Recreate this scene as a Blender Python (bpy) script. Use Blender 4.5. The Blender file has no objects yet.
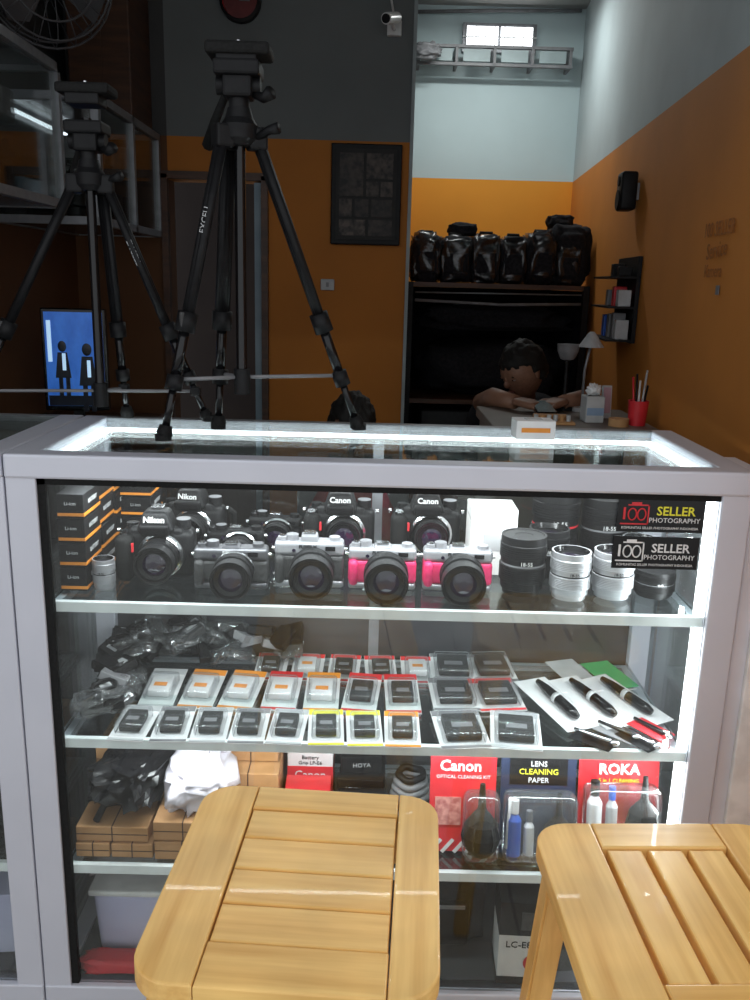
import bpy, bmesh, math, random
from mathutils import Vector, Matrix, Euler, noise
random.seed(7)
COL=bpy.context.scene.collection
# ------------------------------------------------------------ materials
def pm(name,c1,c2=None,scale=20,rough=.5,metal=0,bump=0,emit=0,spec=.5,stretch=(1,1,1),coat=0,lo=.35,hi=.65):
    m=bpy.data.materials.new(name); m.use_nodes=True; nt=m.node_tree; b=nt.nodes["Principled BSDF"]
    b.inputs["Roughness"].default_value=rough; b.inputs["Metallic"].default_value=metal
    b.inputs["Specular IOR Level"].default_value=spec; b.inputs["Coat Weight"].default_value=coat
    if c2 is None: c2=tuple(x*.82 for x in c1)
    tc=nt.nodes.new("ShaderNodeTexCoord"); mp=nt.nodes.new("ShaderNodeMapping"); mp.inputs["Scale"].default_value=stretch
    nz=nt.nodes.new("ShaderNodeTexNoise"); nz.inputs["Scale"].default_value=scale; nz.inputs["Detail"].default_value=4
    rp=nt.nodes.new("ShaderNodeValToRGB"); rp.color_ramp.elements[0].position=lo; rp.color_ramp.elements[1].position=hi
    rp.color_ramp.elements[0].color=(*c1,1); rp.color_ramp.elements[1].color=(*c2,1)
    nt.links.new(tc.outputs["Object"],mp.inputs[0]); nt.links.new(mp.outputs[0],nz.inputs["Vector"])
    nt.links.new(nz.outputs["Fac"],rp.inputs[0]); nt.links.new(rp.outputs[0],b.inputs["Base Color"])
    if bump:
        bp=nt.nodes.new("ShaderNodeBump"); bp.inputs["Strength"].default_value=bump; bp.inputs["Distance"].default_value=.003
        nt.links.new(nz.outputs["Fac"],bp.inputs["Height"]); nt.links.new(bp.outputs[0],b.inputs["Normal"])
    if emit:
        b.inputs["Emission Color"].default_value=(*c1,1); b.inputs["Emission Strength"].default_value=emit
    return m
def thin_glass(name,tint=(.95,.97,.96),f0=.035,rough=.02,haze=0,hc=(.85,.87,.88)):
    m=bpy.data.materials.new(name); m.use_nodes=True; nt=m.node_tree; nt.nodes.clear()
    o=nt.nodes.new("ShaderNodeOutputMaterial"); t=nt.nodes.new("ShaderNodeBsdfTransparent"); t.inputs[0].default_value=(*tint,1)
    g=nt.nodes.new("ShaderNodeBsdfGlossy"); g.inputs["Roughness"].default_value=rough
    lw=nt.nodes.new("ShaderNodeLayerWeight"); lw.inputs[0].default_value=.25
    mr=nt.nodes.new("ShaderNodeMapRange"); mr.inputs[3].default_value=f0; mr.inputs[4].default_value=.6
    mx=nt.nodes.new("ShaderNodeMixShader")
    nt.links.new(lw.outputs["Fresnel"],mr.inputs[0]); nt.links.new(mr.outputs[0],mx.inputs[0])
    nt.links.new(t.outputs[0],mx.inputs[1]); nt.links.new(g.outputs[0],mx.inputs[2])
    if haze:
        d=nt.nodes.new("ShaderNodeBsdfDiffuse"); d.inputs[0].default_value=(*hc,1)
        m2=nt.nodes.new("ShaderNodeMixShader"); m2.inputs[0].default_value=haze
        nt.links.new(mx.outputs[0],m2.inputs[1]); nt.links.new(d.outputs[0],m2.inputs[2]); nt.links.new(m2.outputs[0],o.inputs[0])
    else: nt.links.new(mx.outputs[0],o.inputs[0])
    return m
def wall_mat(name,low,up,zc,mott=.12):
    m=bpy.data.materials.new(name); m.use_nodes=True; nt=m.node_tree; b=nt.nodes["Principled BSDF"]; b.inputs["Roughness"].default_value=.75
    g=nt.nodes.new("ShaderNodeNewGeometry"); s=nt.nodes.new("ShaderNodeSeparateXYZ"); c=nt.nodes.new("ShaderNodeMath"); c.operation='GREATER_THAN'; c.inputs[1].default_value=zc
    nz=nt.nodes.new("ShaderNodeTexNoise"); nz.inputs["Scale"].default_value=2.2; nz.inputs["Detail"].default_value=6
    mx=nt.nodes.new("ShaderNodeMix"); mx.data_type='RGBA'; mx.inputs[6].default_value=(*low,1); mx.inputs[7].default_value=(*up,1)
    mr=nt.nodes.new("ShaderNodeMapRange"); mr.inputs[1].default_value=.3; mr.inputs[2].default_value=.7; mr.inputs[3].default_value=1-mott; mr.inputs[4].default_value=1.05
    vm=nt.nodes.new("ShaderNodeVectorMath"); vm.operation='SCALE'
    nt.links.new(g.outputs["Position"],s.inputs[0]); nt.links.new(s.outputs[2],c.inputs[0]); nt.links.new(c.outputs[0],mx.inputs[0])
    nt.links.new(g.outputs["Position"],nz.inputs["Vector"]); nt.links.new(nz.outputs["Fac"],mr.inputs[0])
    nt.links.new(mx.outputs[2],vm.inputs[0]); nt.links.new(mr.outputs[0],vm.inputs["Scale"]); nt.links.new(vm.outputs[0],b.inputs["Base Color"])
    return m
def tile_mat(name,c,mortar,sc):
    m=bpy.data.materials.new(name); m.use_nodes=True; nt=m.node_tree; b=nt.nodes["Principled BSDF"]; b.inputs["Roughness"].default_value=.35
    g=nt.nodes.new("ShaderNodeNewGeometry"); br=nt.nodes.new("ShaderNodeTexBrick"); br.offset=0; br.inputs["Scale"].default_value=sc
    br.inputs["Color1"].default_value=(*c,1); br.inputs["Color2"].default_value=(*[x*.9 for x in c],1); br.inputs["Mortar"].default_value=(*mortar,1)
    br.inputs["Mortar Size"].default_value=.01; br.inputs["Brick Width"].default_value=1; br.inputs["Row Height"].default_value=1
    nt.links.new(g.outputs["Position"],br.inputs["Vector"]); nt.links.new(br.outputs[0],b.inputs["Base Color"]); return m
def wood(name,ax,c1=(.95,.60,.20),c2=(.72,.37,.09)):
    st=(4,75,75) if ax==0 else (75,4,75)
    if ax==2: st=(75,75,4)
    m=pm(name,c1,c2,scale=1.0,rough=.42,bump=.04,stretch=st,coat=.08,lo=.30,hi=.78)
    nt=m.node_tree; b=nt.nodes["Principled BSDF"]; src=b.inputs["Base Color"].links[0].from_socket
    tc=nt.nodes.new("ShaderNodeTexCoord"); n2=nt.nodes.new("ShaderNodeTexNoise"); n2.inputs["Scale"].default_value=9; n2.inputs["Detail"].default_value=2
    mr=nt.nodes.new("ShaderNodeMapRange"); mr.inputs[1].default_value=.3; mr.inputs[2].default_value=.7; mr.inputs[3].default_value=.80; mr.inputs[4].default_value=1.06
    vm=nt.nodes.new("ShaderNodeVectorMath"); vm.operation='SCALE'
    nt.links.new(tc.outputs["Object"],n2.inputs["Vector"]); nt.links.new(n2.outputs["Fac"],mr.inputs[0]); nt.links.new(src,vm.inputs[0]); nt.links.new(mr.outputs[0],vm.inputs["Scale"]); nt.links.new(vm.outputs[0],b.inputs["Base Color"])
    return m
BLK=pm("black_plastic",(.006,.006,.007),(.010,.010,.011),60,.5,bump=.1,spec=.22)
BLKG=pm("black_gloss",(.006,.006,.007),None,30,.18,spec=.4)
RUB=pm("black_rubber",(.007,.007,.007),(.013,.013,.013),200,.7,bump=.3,spec=.2)
CLOTH=pm("black_cloth",(.008,.009,.012),(.018,.018,.022),90,.85,bump=.4,spec=.2)
ALU=pm("aluminium",(.62,.63,.70),(.59,.60,.67),8,.42,metal=.25)
ALUD=pm("aluminium_dark",(.28,.29,.31),None,40,.4,metal=.4)
SIL=pm("silver_paint",(.36,.36,.38),(.31,.31,.33),50,.38,metal=.4)
GUN=pm("gunmetal_paint",(.12,.12,.13),(.09,.09,.10),50,.38,metal=.4)
LEA=pm("grey_leather",(.05,.05,.052),(.03,.03,.03),160,.6,bump=.4)
CHR=pm("chrome",(.7,.7,.72),None,30,.15,metal=1)
WHT=pm("white_card",(.76,.76,.76),(.68,.68,.69),25,.55)
WHP=pm("white_plastic",(.8,.8,.8),None,25,.35)
RED=pm("red_print",(.70,.03,.04),(.58,.02,.03),15,.4)
PNK=pm("pink_leather",(.85,.04,.18),(.72,.03,.13),160,.5,bump=.3)
ORG=pm("orange_print",(.85,.30,.03),None,15,.45)
YEL=pm("yellow_print",(.85,.8,.05),None,15,.45)
GRN=pm("green_print",(.06,.4,.14),None,15,.45)
BLU=pm("blue_bottle",(.03,.12,.55),None,15,.35)
NAVY=pm("navy_print",(.02,.03,.07),None,15,.45)
GREY=pm("grey_print",(.22,.22,.23),(.16,.16,.17),25,.5)
GRYL=pm("grey_light",(.48,.49,.50),None,25,.5)
KRAFT=pm("kraft_card",(.50,.27,.12),(.42,.22,.09),30,.8)
BRN=pm("brown_wood",(.09,.035,.014),(.05,.02,.009),6,.5,stretch=(1,1,8))
SKIN=pm("skin",(.24,.115,.07),(.19,.09,.055),20,.55)
HAIR=pm("hair_black",(.006,.005,.005),(.014,.012,.010),120,.6,bump=.5,spec=.3)
LENSG=pm("lens_glass",(.006,.005,.02),(.02,.008,.03),8,.05,coat=1)
PURP=pm("lilac_plastic",(.5,.5,.72),(.62,.62,.8),6,.4)
WDX=wood("stool_wood_x",0); WDY=wood("stool_wood_y",1); WDZ=wood("stool_wood_z",2)
GLS=thin_glass("clear_glass"); GLT=thin_glass("top_glass",(.9,.95,.94),.04)
BLI=thin_glass("blister_plastic",(.94,.95,.96),.07,.10,.035)
BAGP=thin_glass("bag_plastic",(.80,.81,.83),.10,.16,.045)
BAGD=thin_glass("dust_cover_plastic",(.7,.7,.72),.05,.22,.03,(.3,.3,.32))
WBAG=pm("white_bag",(.70,.66,.72),(.55,.52,.58),14,.3,bump=.5,coat=.3)
LED=pm("led_white",(.93,.97,1),(.93,.97,1),5,.5,emit=9)
SGL=pm("shelf_edge",(.74,.79,.80),None,20,.3,emit=.10)
BACKP=pm("case_back_panel",(.07,.07,.075),(.035,.035,.04),5,.25)
# ------------------------------------------------------------ builder
class M:
    def __init__(s,name,loc=(0,0,0),rot=(0,0,0),sc=1):
        s.n=name; s.bm=bmesh.new(); s.mats=[]; s.loc=loc; s.rot=rot; s.sc=sc
    def mi(s,m):
        if m not in s.mats: s.mats.append(m)
        return s.mats.index(m)
    def add(s,t,mat,smooth=False,mtx=None):
        if mtx is not None: bmesh.ops.transform(t,matrix=mtx,verts=t.verts)
        i=s.mi(mat)
        for f in t.faces:
            f.material_index=i; f.smooth=smooth
        me=bpy.data.meshes.new("t"); t.to_mesh(me); t.free(); s.bm.from_mesh(me); bpy.data.meshes.remove(me)
    def box(s,c,size,mat,bev=0,rot=(0,0,0),taper=None,seg=2,smooth=None):
        t=bmesh.new(); bmesh.ops.create_cube(t,size=1)
        for v in t.verts:
            v.co=Vector((v.co.x*size[0],v.co.y*size[1],v.co.z*size[2]))
            if taper and v.co.z>0: v.co.x*=taper[0]; v.co.y*=taper[1]
        if bev: bmesh.ops.bevel(t,geom=t.edges[:],offset=bev,segments=seg,affect='EDGES',profile=.5)
        s.add(t,mat,bool(bev) and bev>.006 if smooth is None else smooth,Matrix.Translation(c)@Euler(rot).to_matrix().to_4x4())
    def bx(s,x0,x1,y0,y1,z0,z1,mat,bev=0):
        s.box(((x0+x1)/2,(y0+y1)/2,(z0+z1)/2),(abs(x1-x0),abs(y1-y0),abs(z1-z0)),mat,bev)
    def cyl(s,p0,p1,r0,mat,r1=None,seg=20,smooth=True):
        p0=Vector(p0);p1=Vector(p1); r1=r0 if r1 is None else r1
        s.lathe([(0,0),(r0,0),(r1,(p1-p0).length),(0,(p1-p0).length)],mat,p0,(p1-p0),seg,smooth)
    def lathe(s,prof,mat,org=(0,0,0),dr=(0,0,1),seg=28,smooth=True):
        q=Vector(dr).normalized().to_track_quat('Z','Y').to_matrix().to_4x4(); mx=Matrix.Translation(org)@q
        for k in range(len(prof)-1):
            a=prof[k];b=prof[k+1]; t=bmesh.new(); mm=b[2] if len(b)>2 else mat
            ra=[];rb=[]
            for i in range(seg):
                an=2*math.pi*i/seg; c,sn=math.cos(an),math.sin(an)
                if a[0]>1e-6 or i==0: ra.append(t.verts.new((a[0]*c,a[0]*sn,a[1])))
                if b[0]>1e-6 or i==0: rb.append(t.verts.new((b[0]*c,b[0]*sn,b[1])))
            for i in range(seg):
                j=(i+1)%seg
                if len(ra)>1 and len(rb)>1: t.faces.new((ra[i],ra[j],rb[j],rb[i]))
                elif len(ra)>1: t.faces.new((ra[i],ra[j],rb[0]))
                elif len(rb)>1: t.faces.new((ra[0],rb[j],rb[i]))
            s.add(t,mm,smooth,mx)
    def tube(s,pts,r,mat,seg=8,closed=False):
        P=[Vector(p) for p in pts]; n=len(P); rs=r if isinstance(r,(list,tuple)) else [r]*n
        t=bmesh.new(); rings=[]; up=None
        for i in range(n):
            if closed: tg=(P[(i+1)%n]-P[i-1]).normalized()
            else: tg=(P[min(i+1,n-1)]-P[max(i-1,0)]).normalized()
            if up is None:
                up=tg.orthogonal().normalized()
            up=(up-tg*up.dot(tg)).normalized(); bi=tg.cross(up)
            rings.append([t.verts.new(P[i]+(up*math.cos(2*math.pi*k/seg)+bi*math.sin(2*math.pi*k/seg))*rs[i]) for k in range(seg)])
        for i in range(n if closed else n-1):
            a=rings[i];b=rings[(i+1)%n]
            for k in range(seg): t.faces.new((a[k],a[(k+1)%seg],b[(k+1)%seg],b[k]))
        if not closed:
            t.faces.new(rings[0][::-1]); t.faces.new(rings[-1])
        s.add(t,mat,True)
    def ell(s,c,rad,mat,rot=(0,0,0),fn=None,u=24,v=16):
        t=bmesh.new(); bmesh.ops.create_uvsphere(t,u_segments=u,v_segments=v,radius=1)
        for vt in t.verts:
            co=vt.co.copy()
            if fn: co=fn(co)
            vt.co=Vector((co.x*rad[0],co.y*rad[1],co.z*rad[2]))
        s.add(t,mat,True,Matrix.Translation(c)@Euler(rot).to_matrix().to_4x4())
    def blob(s,c,size,mat,p=.5,amp=.15,fr=2.5,rot=(0,0,0),seed=0,sub=4,smooth=True):
        t=bmesh.new(); bmesh.ops.create_icosphere(t,subdivisions=sub,radius=1)
        for v in t.verts:
            n=v.co.copy(); f=1+amp*noise.noise(n*fr+Vector((seed*3.1,seed,0)))+amp*.5*noise.noise(n*fr*2.7+Vector((seed,seed*2.3,5)))
            q=Vector([math.copysign(abs(a)**p,a) for a in n])*f
            v.co=Vector((q.x*size[0]/2,q.y*size[1]/2,max(-size[2]/2,q.z*size[2]/2)))
        s.add(t,mat,smooth,Matrix.Translation(c)@Euler(rot).to_matrix().to_4x4())
    def text(s,txt,loc,size,mat,rot=(math.pi/2,0,0),al='CENTER',ext=.0004,bold=0):
        cu=bpy.data.curves.new("t","FONT"); cu.body=txt; cu.size=size; cu.extrude=ext; cu.align_x=al; cu.align_y='CENTER'; cu.offset=bold; cu.resolution_u=2
        ob=bpy.data.objects.new("t",cu); COL.objects.link(ob); dg=bpy.context.evaluated_depsgraph_get()
        me=bpy.data.meshes.new_from_object(ob.evaluated_get(dg)); t=bmesh.new(); t.from_mesh(me)
        bpy.data.objects.remove(ob); bpy.data.meshes.remove(me); bpy.data.curves.remove(cu)
        s.add(t,mat,False,Matrix.Translation(loc)@Euler(rot).to_matrix().to_4x4())
    def done(s,parent=None):
        me=bpy.data.meshes.new(s.n); s.bm.normal_update(); s.bm.to_mesh(me); s.bm.free()
        for m in s.mats: me.materials.append(m)
        o=bpy.data.objects.new(s.n,me); COL.objects.link(o); o.location=s.loc; o.rotation_euler=s.rot; o.scale=(s.sc,)*3
        if parent: o.parent=parent
        return o
def light(name,loc,rot,sx,sy,pw,col=(1,1,1),parent=None):
    l=bpy.data.lights.new(name,'AREA'); l.shape='RECTANGLE'; l.size=sx; l.size_y=sy; l.energy=pw; l.color=col
    o=bpy.data.objects.new(name,l); COL.objects.link(o); o.location=loc; o.rotation_euler=rot
    if parent: o.parent=parent
    return o
# ------------------------------------------------------------ room
W_N=wall_mat("paint_orange_white_unlit",(.50,.17,.018),(.16,.175,.175),1.79,.2); W_B=wall_mat("paint_orange_white",(.85,.34,.03),(.56,.68,.70),1.79,.08)  # near wall: same orange and white paint, its dim light darkened into the colour
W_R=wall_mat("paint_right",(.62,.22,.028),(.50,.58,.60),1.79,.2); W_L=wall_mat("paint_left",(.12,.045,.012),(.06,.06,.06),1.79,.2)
CEIL=pm("ceiling_paint",(.4,.4,.39),None,3,.8)
def flat(name,x0,x1,y0,y1,z0,z1,mat):
    m=M(name); m.bx(x0,x1,y0,y1,z0,z1,mat); return m.done()
flat("floor",-3,3,-3,5.2,-.06,0,tile_mat("floor_tiles",(.42,.40,.37),(.2,.19,.18),3))
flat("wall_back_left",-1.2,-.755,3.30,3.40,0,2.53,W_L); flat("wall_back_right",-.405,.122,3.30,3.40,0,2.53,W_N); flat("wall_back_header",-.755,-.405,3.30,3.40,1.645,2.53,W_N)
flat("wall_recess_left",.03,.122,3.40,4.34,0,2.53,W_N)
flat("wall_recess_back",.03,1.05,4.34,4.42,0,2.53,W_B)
m=M("wall_right"); L=3.75
m.box((0,0,1.265),(.1,L,2.53),W_R,rot=(0,0,0)); o=m.done()
a=math.atan(.07306); o.rotation_euler=(0,0,-a)
yc=(.95+4.5)/2; o.location=(.751+(yc-1.929)*.07306+.05,yc,0)
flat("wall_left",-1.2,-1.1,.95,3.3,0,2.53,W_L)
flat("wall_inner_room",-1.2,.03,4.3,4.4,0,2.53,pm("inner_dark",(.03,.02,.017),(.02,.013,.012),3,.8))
flat("ceiling",-1.2,1.1,.95,4.42,2.53,2.6,CEIL)
flat("unseen_shade_lintel",-1.3,1.0,.86,.95,2.25,2.9,CEIL)  # unseen header, added to cut the daylight entering the shop
flat("trim_corner",.112,.124,3.285,3.302,0,2.53,pm("trim_white",(.36,.41,.42),None,10,.6))
m=M("door_1"); 
for x in (-.765,-.405): m.bx(x-.012,x+.012,3.27,3.30,0,1.66,BRN)
m.bx(-.777,-.393,3.27,3.30,1.645,1.67,BRN)
m.bx(-.445,-.417,3.30,3.7,0.0,1.64,pm("door_leaf_blue",(.30,.38,.44),(.2,.27,.32),5,.6))
m.done()
m=M("window_1"); WE=pm("window_glow",(.95,.98,1),(.85,.9,.95),30,.5,emit=3.2)
m.bx(.37,.705,4.315,4.34,2.335,2.455,ALUD)
for i in range(2):
    x=.385+i*.158; m.bx(x,x+.145,4.31,4.318,2.35,2.44,WE)
for i in range(8):
    x=.385+i*.043; m.bx(x,x+.003,4.306,4.318,2.348,2.442,WHP)
m.bx(.37,.705,4.302,4.318,2.393,2.397,WHP)
m.done()
m=M("wall_clothes_rail")
for z in (2.335,2.262): m.bx(.16,.86,4.22,4.24,z-.006,z+.006,GREY)
for x in (.17,.34,.51,.68,.85): m.bx(x-.006,x+.006,4.22,4.34,2.255,2.34,GREY)
for x in (.26,.43,.6,.77): m.bx(x-.06,x+.06,4.228,4.235,2.275,2.325,pm("rail_slat",(.38,.46,.47),None,10,.5))
m.blob((.2,4.19,2.30),(.12,.08,.07),GREY,.8,.4,3,seed=4)
m.done()
m=M("ceiling_conduit"); m.tube([(.13,4.31,2.49),(.5,4.31,2.505),(.9,4.31,2.515)],.008,GREY); m.done()
m=M("picture_frame"); m.bx(-.166,.086,3.27,3.30,1.434,1.778,BLK,.004); m.bx(-.148,.068,3.262,3.272,1.452,1.760,pm("photo_mount",(.022,.021,.02),(.012,.011,.011),9,.5,spec=.2))
random.seed(3)
for (x0,x1,z0,z1) in [(-.135,-.05,1.60,1.745),(-.04,.055,1.66,1.745),(-.04,.005,1.60,1.65),(.012,.055,1.60,1.65),(-.135,-.09,1.53,1.59),(-.08,-.03,1.53,1.59),(-.02,.055,1.53,1.59),(-.135,-.04,1.465,1.52),(-.03,.055,1.465,1.52)]:
    g=random.uniform(.03,.10); m.bx(x0,x1,3.258,3.264,z0,z1,pm("print%d"%int(x0*1e3),(g*1.3,g,g*.85),(.012,.011,.011),45,.45,spec=.25))
m.done()
m=M("wall_clock",(-.485,3.295,2.225),(math.pi/2,0,0)); m.lathe([(0,0),(.070,0),(.070,.03),(.060,.035),(.058,.02,RED),(0,.02,pm("clock_face",(.10,.012,.012),(.16,.02,.02),20,.4))],BLK)
m.box((0,.02,.024),(.006,.045,.003),GREY); m.box((.016,0,.024),(.034,.006,.003),GREY); m.done()
m=M("security_camera"); m.bx(.02,.07,3.28,3.30,2.13,2.18,WHP,.004); m.tube([(.045,3.28,2.15),(.04,3.22,2.14),(.03,3.19,2.16)],.006,WHP); m.cyl((.05,3.22,2.17),(.015,3.12,2.14),.018,WHP); m.cyl((.015,3.12,2.14),(.013,3.115,2.1385),.014,BLK)
m.tube([(.045,3.29,2.18),(.02,3.29,2.3),(-.02,3.29,2.53)],.004,WHP); m.done()
m=M("wall_switch"); m.bx(-.20,-.15,3.285,3.30,1.27,1.31,GRYL,.003); m.bx(-.18,-.17,3.28,3.287,1.282,1.298,GREY); m.done()
def wx(y): return .751+(y-1.929)*.07306
m=M("wall_speaker",(wx(2.87)-.035,2.87,1.60),(0,0,-a)); m.box((0,0,0),(.05,.08,.115),BLK,.008); m.cyl((-.025,0,-.025),(-.029,0,-.025),.03,RUB); m.cyl((-.025,0,.03),(-.029,0,.03),.015,RUB); m.box((.029,0,0),(.014,.04,.05),ALUD); m.done()
m=M("wall_lettering",(wx(1.98)-.004,1.98,1.39),(math.pi/2,0,-a-math.pi/2))
LT=pm("faded_lettering",(.40,.135,.022),None,30,.8)
m.text("100 SELLER",(0,.045,0),.045,LT,rot=(0,0,0)); m.text("Service",(0,.0,0),.05,LT,rot=(0,0,.05)); m.text("Kamera",(-.01,-.045,0),.04,LT,rot=(0,0,0)); m.box((.04,-.085,0),(.02,.02,.002),GREY); m.done()
m=M("corner_wall_shelf",(wx(2.85)-.002,2.85,0),(0,0,-a))
m.bx(-.012,0,-.15,.15,1.14,1.40,BLK)
for z in (1.15,1.25,1.34): m.bx(-.09,0,-.15,.15,z-.006,z,BLK)
for i,(y,z,h,mm) in enumerate([(-.12,1.15,.06,GRYL),(-.07,1.15,.08,GREY),(0,1.15,.075,GREY),(.08,1.15,.07,BLU),(-.12,1.25,.05,GRYL),(-.05,1.25,.06,RED),(.05,1.25,.05,GREY),(0,1.34,.04,BLK),(-.1,1.34,.03,BLK)]):
    m.bx(-.06,-.02,y-.018,y+.018,z,z+h,mm,.003)
m.done()
m=M("storage_rack")
for z in (.02,.45,.85,1.31): m.bx(.135,.845,3.5,4.3,z-.018,z,BRN)
for x in (.14,.835):
    for y in (3.51,4.28): m.bx(x-.012,x+.012,y-.012,y+.012,0,1.31,BLK)
m.bx(.135,.845,4.26,4.29,0,1.29,CLOTH); m.bx(.135,.145,3.5,4.3,.02,1.29,CLOTH); m.bx(.835,.845,3.5,4.3,.02,1.29,CLOTH)
m.blob((.5,3.8,.96),(.62,.5,.22),CLOTH,.6,.2,2,seed=2); m.blob((.5,3.75,1.17),(.6,.4,.10),CLOTH,.6,.3,2,seed=8)
m.tube([(.16,3.515,1.24),(.5,3.515,1.23),(.82,3.515,1.24)],.006,GREY); m.tube([(.16,3.515,1.27),(.82,3.515,1.275)],.003,ALUD)
m.bx(.2,.8,3.55,4.1,.45,.80,BLK,.01)
m.done()
m=M("camera_bags"); random.seed(11)
xs=.145
for i in range(6):
    w=random.uniform(.10,.13); h=random.uniform(.15,.21)
    m.blob((xs+w/2,3.62,1.31+h/2),(w*1.04,.17,h),CLOTH,.42,.14,2,seed=i)
    m.box((xs+w/2,3.535,1.31+h*.42),(w*.7,.02,h*.45),CLOTH,.006)
    m.tube([(xs+w*.25,3.6,1.31+h*.95),(xs+w*.3,3.6,1.31+h*1.06),(xs+w*.7,3.6,1.31+h*1.06),(xs+w*.75,3.6,1.31+h*.95)],.006,RUB)
    m.blob((xs+w/2,3.62,1.31+h/2),(w*1.10,.19,h*1.04),BAGD,.5,.22,3,seed=i+20)
    xs+=w*.98
m.blob((.77,3.64,1.43),(.17,.2,.24),CLOTH,.45,.15,2,seed=31)
m.blob((.74,3.66,1.56),(.10,.12,.05),CLOTH,.6,.2,2,seed=32); m.blob((.35,3.66,1.52),(.12,.12,.05),CLOTH,.6,.2,2,seed=35)
m.done()
def wallcab(name,x0,x1,y0,y1,z0,z1):
    m=M(name); t=.022
    for z in (z0,z1-t):
        m.bx(x1-t,x1,y0,y1,z,z+t,ALUD); m.bx(x0,x0+t,y0,y1,z,z+t,ALUD); m.bx(x0,x1,y0,y0+t,z,z+t,ALUD); m.bx(x0,x1,y1-t,y1,z,z+t,ALUD)
    for y in (y0,y1-t,(y0+y1)/2): m.bx(x1-t,x1,y,y+t,z0,z1,ALUD)
    m.bx(x0,x1-.01,y0+.002,y1-.002,z1-.008,z1-.003,BACKP); m.bx(x0,x1-.01,y0+.002,y1-.002,z0+.003,z0+.008,BACKP); m.bx(x0,x0+.006,y0,y1,z0,z1,BACKP)
    m.bx(x1-.012,x1-.008,y0+t,y1-t,z0+t,z1-t,GLS); m.bx(x0,x1,y0+.008,y0+.012,z0+t,z1-t,GLS); m.bx(x0+.01,x1-.02,y0+.01,y1-.01,(z0+z1)/2-.003,(z0+z1)/2+.003,GLT)
    m.bx(x0+.02,x0+.03,y0+.05,y1-.05,z1-.03,z1-.022,pm("led_dim",(.8,.9,1),(.8,.9,1),5,.5,emit=2.5))
    for z in (z0+.01,(z0+z1)/2+.004):
        y=y0+.08
        while y<y1-.08:
            h=random.uniform(.06,.11); r=random.uniform(.025,.04)
            if random.random()<.5: m.lathe([(0,0),(r,0),(r,h*.5),(r*.9,h*.5),(r*1.05,h*.55),(r*1.05,h),(r*.8,h),(0,h*.95)],BLK,(x1-.10,y,z))
            else: m.box((x1-.11,y,z+h/2),(.09,.07,h),random.choice([BLK,GREY,BLK,NAVY]),.006)
            y+=.11
    m.done()
wallcab("wall_display_cabinet",-1.095,-.85,1.35,2.5,1.475,1.84)
wallcab("wall_display_cabinet",-1.095,-.775,2.57,3.28,1.44,1.79)
m=M("cardboard_carton"); m.bx(-1.0,-.80,3.02,3.28,1.792,2.25,BRN,.004); m.bx(-.91,-.89,3.015,3.285,2.25,2.252,KRAFT); m.bx(-.91,-.89,3.016,3.021,1.8,2.25,BRN); m.done()
m=M("wall_fan"); c=Vector((-.80,2.3,1.99)); dr=Vector((.55,-.82,-.12)).normalized(); u=dr.orthogonal().normalized(); v=dr.cross(u); FG=pm("fan_grey",(.05,.05,.055),None,20,.4)
def circ(r,off): return [c+dr*off+(u*math.cos(t*math.pi/16)+v*math.sin(t*math.pi/16))*r for t in range(32)]
for r,off in ((.155,0),(.14,.03),(.10,.042),(.05,.048),(.14,-.03)): m.tube(circ(r,off),.003,FG,6,True)
for i in range(20):
    an=i*math.pi/10; e=u*math.cos(an)+v*math.sin(an)
    m.tube([c+dr*.048+e*.03,c+dr*.042+e*.1,c+dr*.03+e*.14,c+e*.155,c-dr*.03+e*.14,c-dr*.05+e*.04],.0015,FG,5)
m.cyl(c-dr*.12,c-dr*.03,.05,FG,.045); m.cyl(c-dr*.03,c+dr*.02,.03,FG)
for i in range(3):
    an=i*2.094; e=u*math.cos(an)+v*math.sin(an); g=dr.cross(e)
    t=bmesh.new(); vs=[t.verts.new(q) for q in (c+e*.025-g*.015,c+e*.13-g*.05+dr*.012,c+e*.14+g*.02,c+e*.10+g*.05-dr*.012,c+e*.025+g*.02-dr*.01)]; t.faces.new(vs); m.add(t,FG)
m.tube([c-dr*.1,(-.95,2.42,1.95),(-1.04,2.45,1.86),(-1.10,2.45,1.86)],.015,FG); m.bx(-1.1,-1.085,2.40,2.50,1.845,1.96,FG,.003)
m.done()
m=M("television",(-.885,2.6,0),(0,0,math.radians(8)))
SCR=pm("tv_screen_blue",(.02,.10,.42),(.08,.30,.85),9,.3,emit=.55,stretch=(2,1,1)); SCD=pm("tv_image_dark",(.004,.006,.02),None,9,.3); SCW=pm("tv_image_light",(.5,.75,1),(.3,.5,.9),20,.3,emit=.7)
m.box((0,0,1.055),(.185,.03,.30),BLKG,.004); m.box((0,-.016,1.057),(.165,.002,.275),SCR); m.box((0,.01,.885),(.03,.02,.05),BLK); m.box((0,0,.862),(.12,.09,.012),BLK,.003)
for (x,z,s_) in ((-.035,1.02,1.0),(.035,1.0,1.15)):
    m.ell((x,-.0175,z+.075*s_),(.012*s_,.001,.016*s_),SCD); m.box((x,-.0175,z+.02*s_),(.045*s_,.001,.075*s_),SCD,taper=(.6,1)); m.box((x-.008*s_,-.0175,z-.05*s_),(.012*s_,.001,.07*s_),SCD); m.box((x+.012*s_,-.0175,z-.05*s_),(.012*s_,.001,.07*s_),SCD)
    m.box((x+.004,-.0186,z+.03),(.010,.0006,.05),SCW)
m.box((-.07,-.0176,1.11),(.012,.001,.12),SCW); m.box((.072,-.0176,1.13),(.008,.001,.09),SCW); m.box((0,-.0176,.935),(.16,.001,.03),SCD)
m.done()
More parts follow.
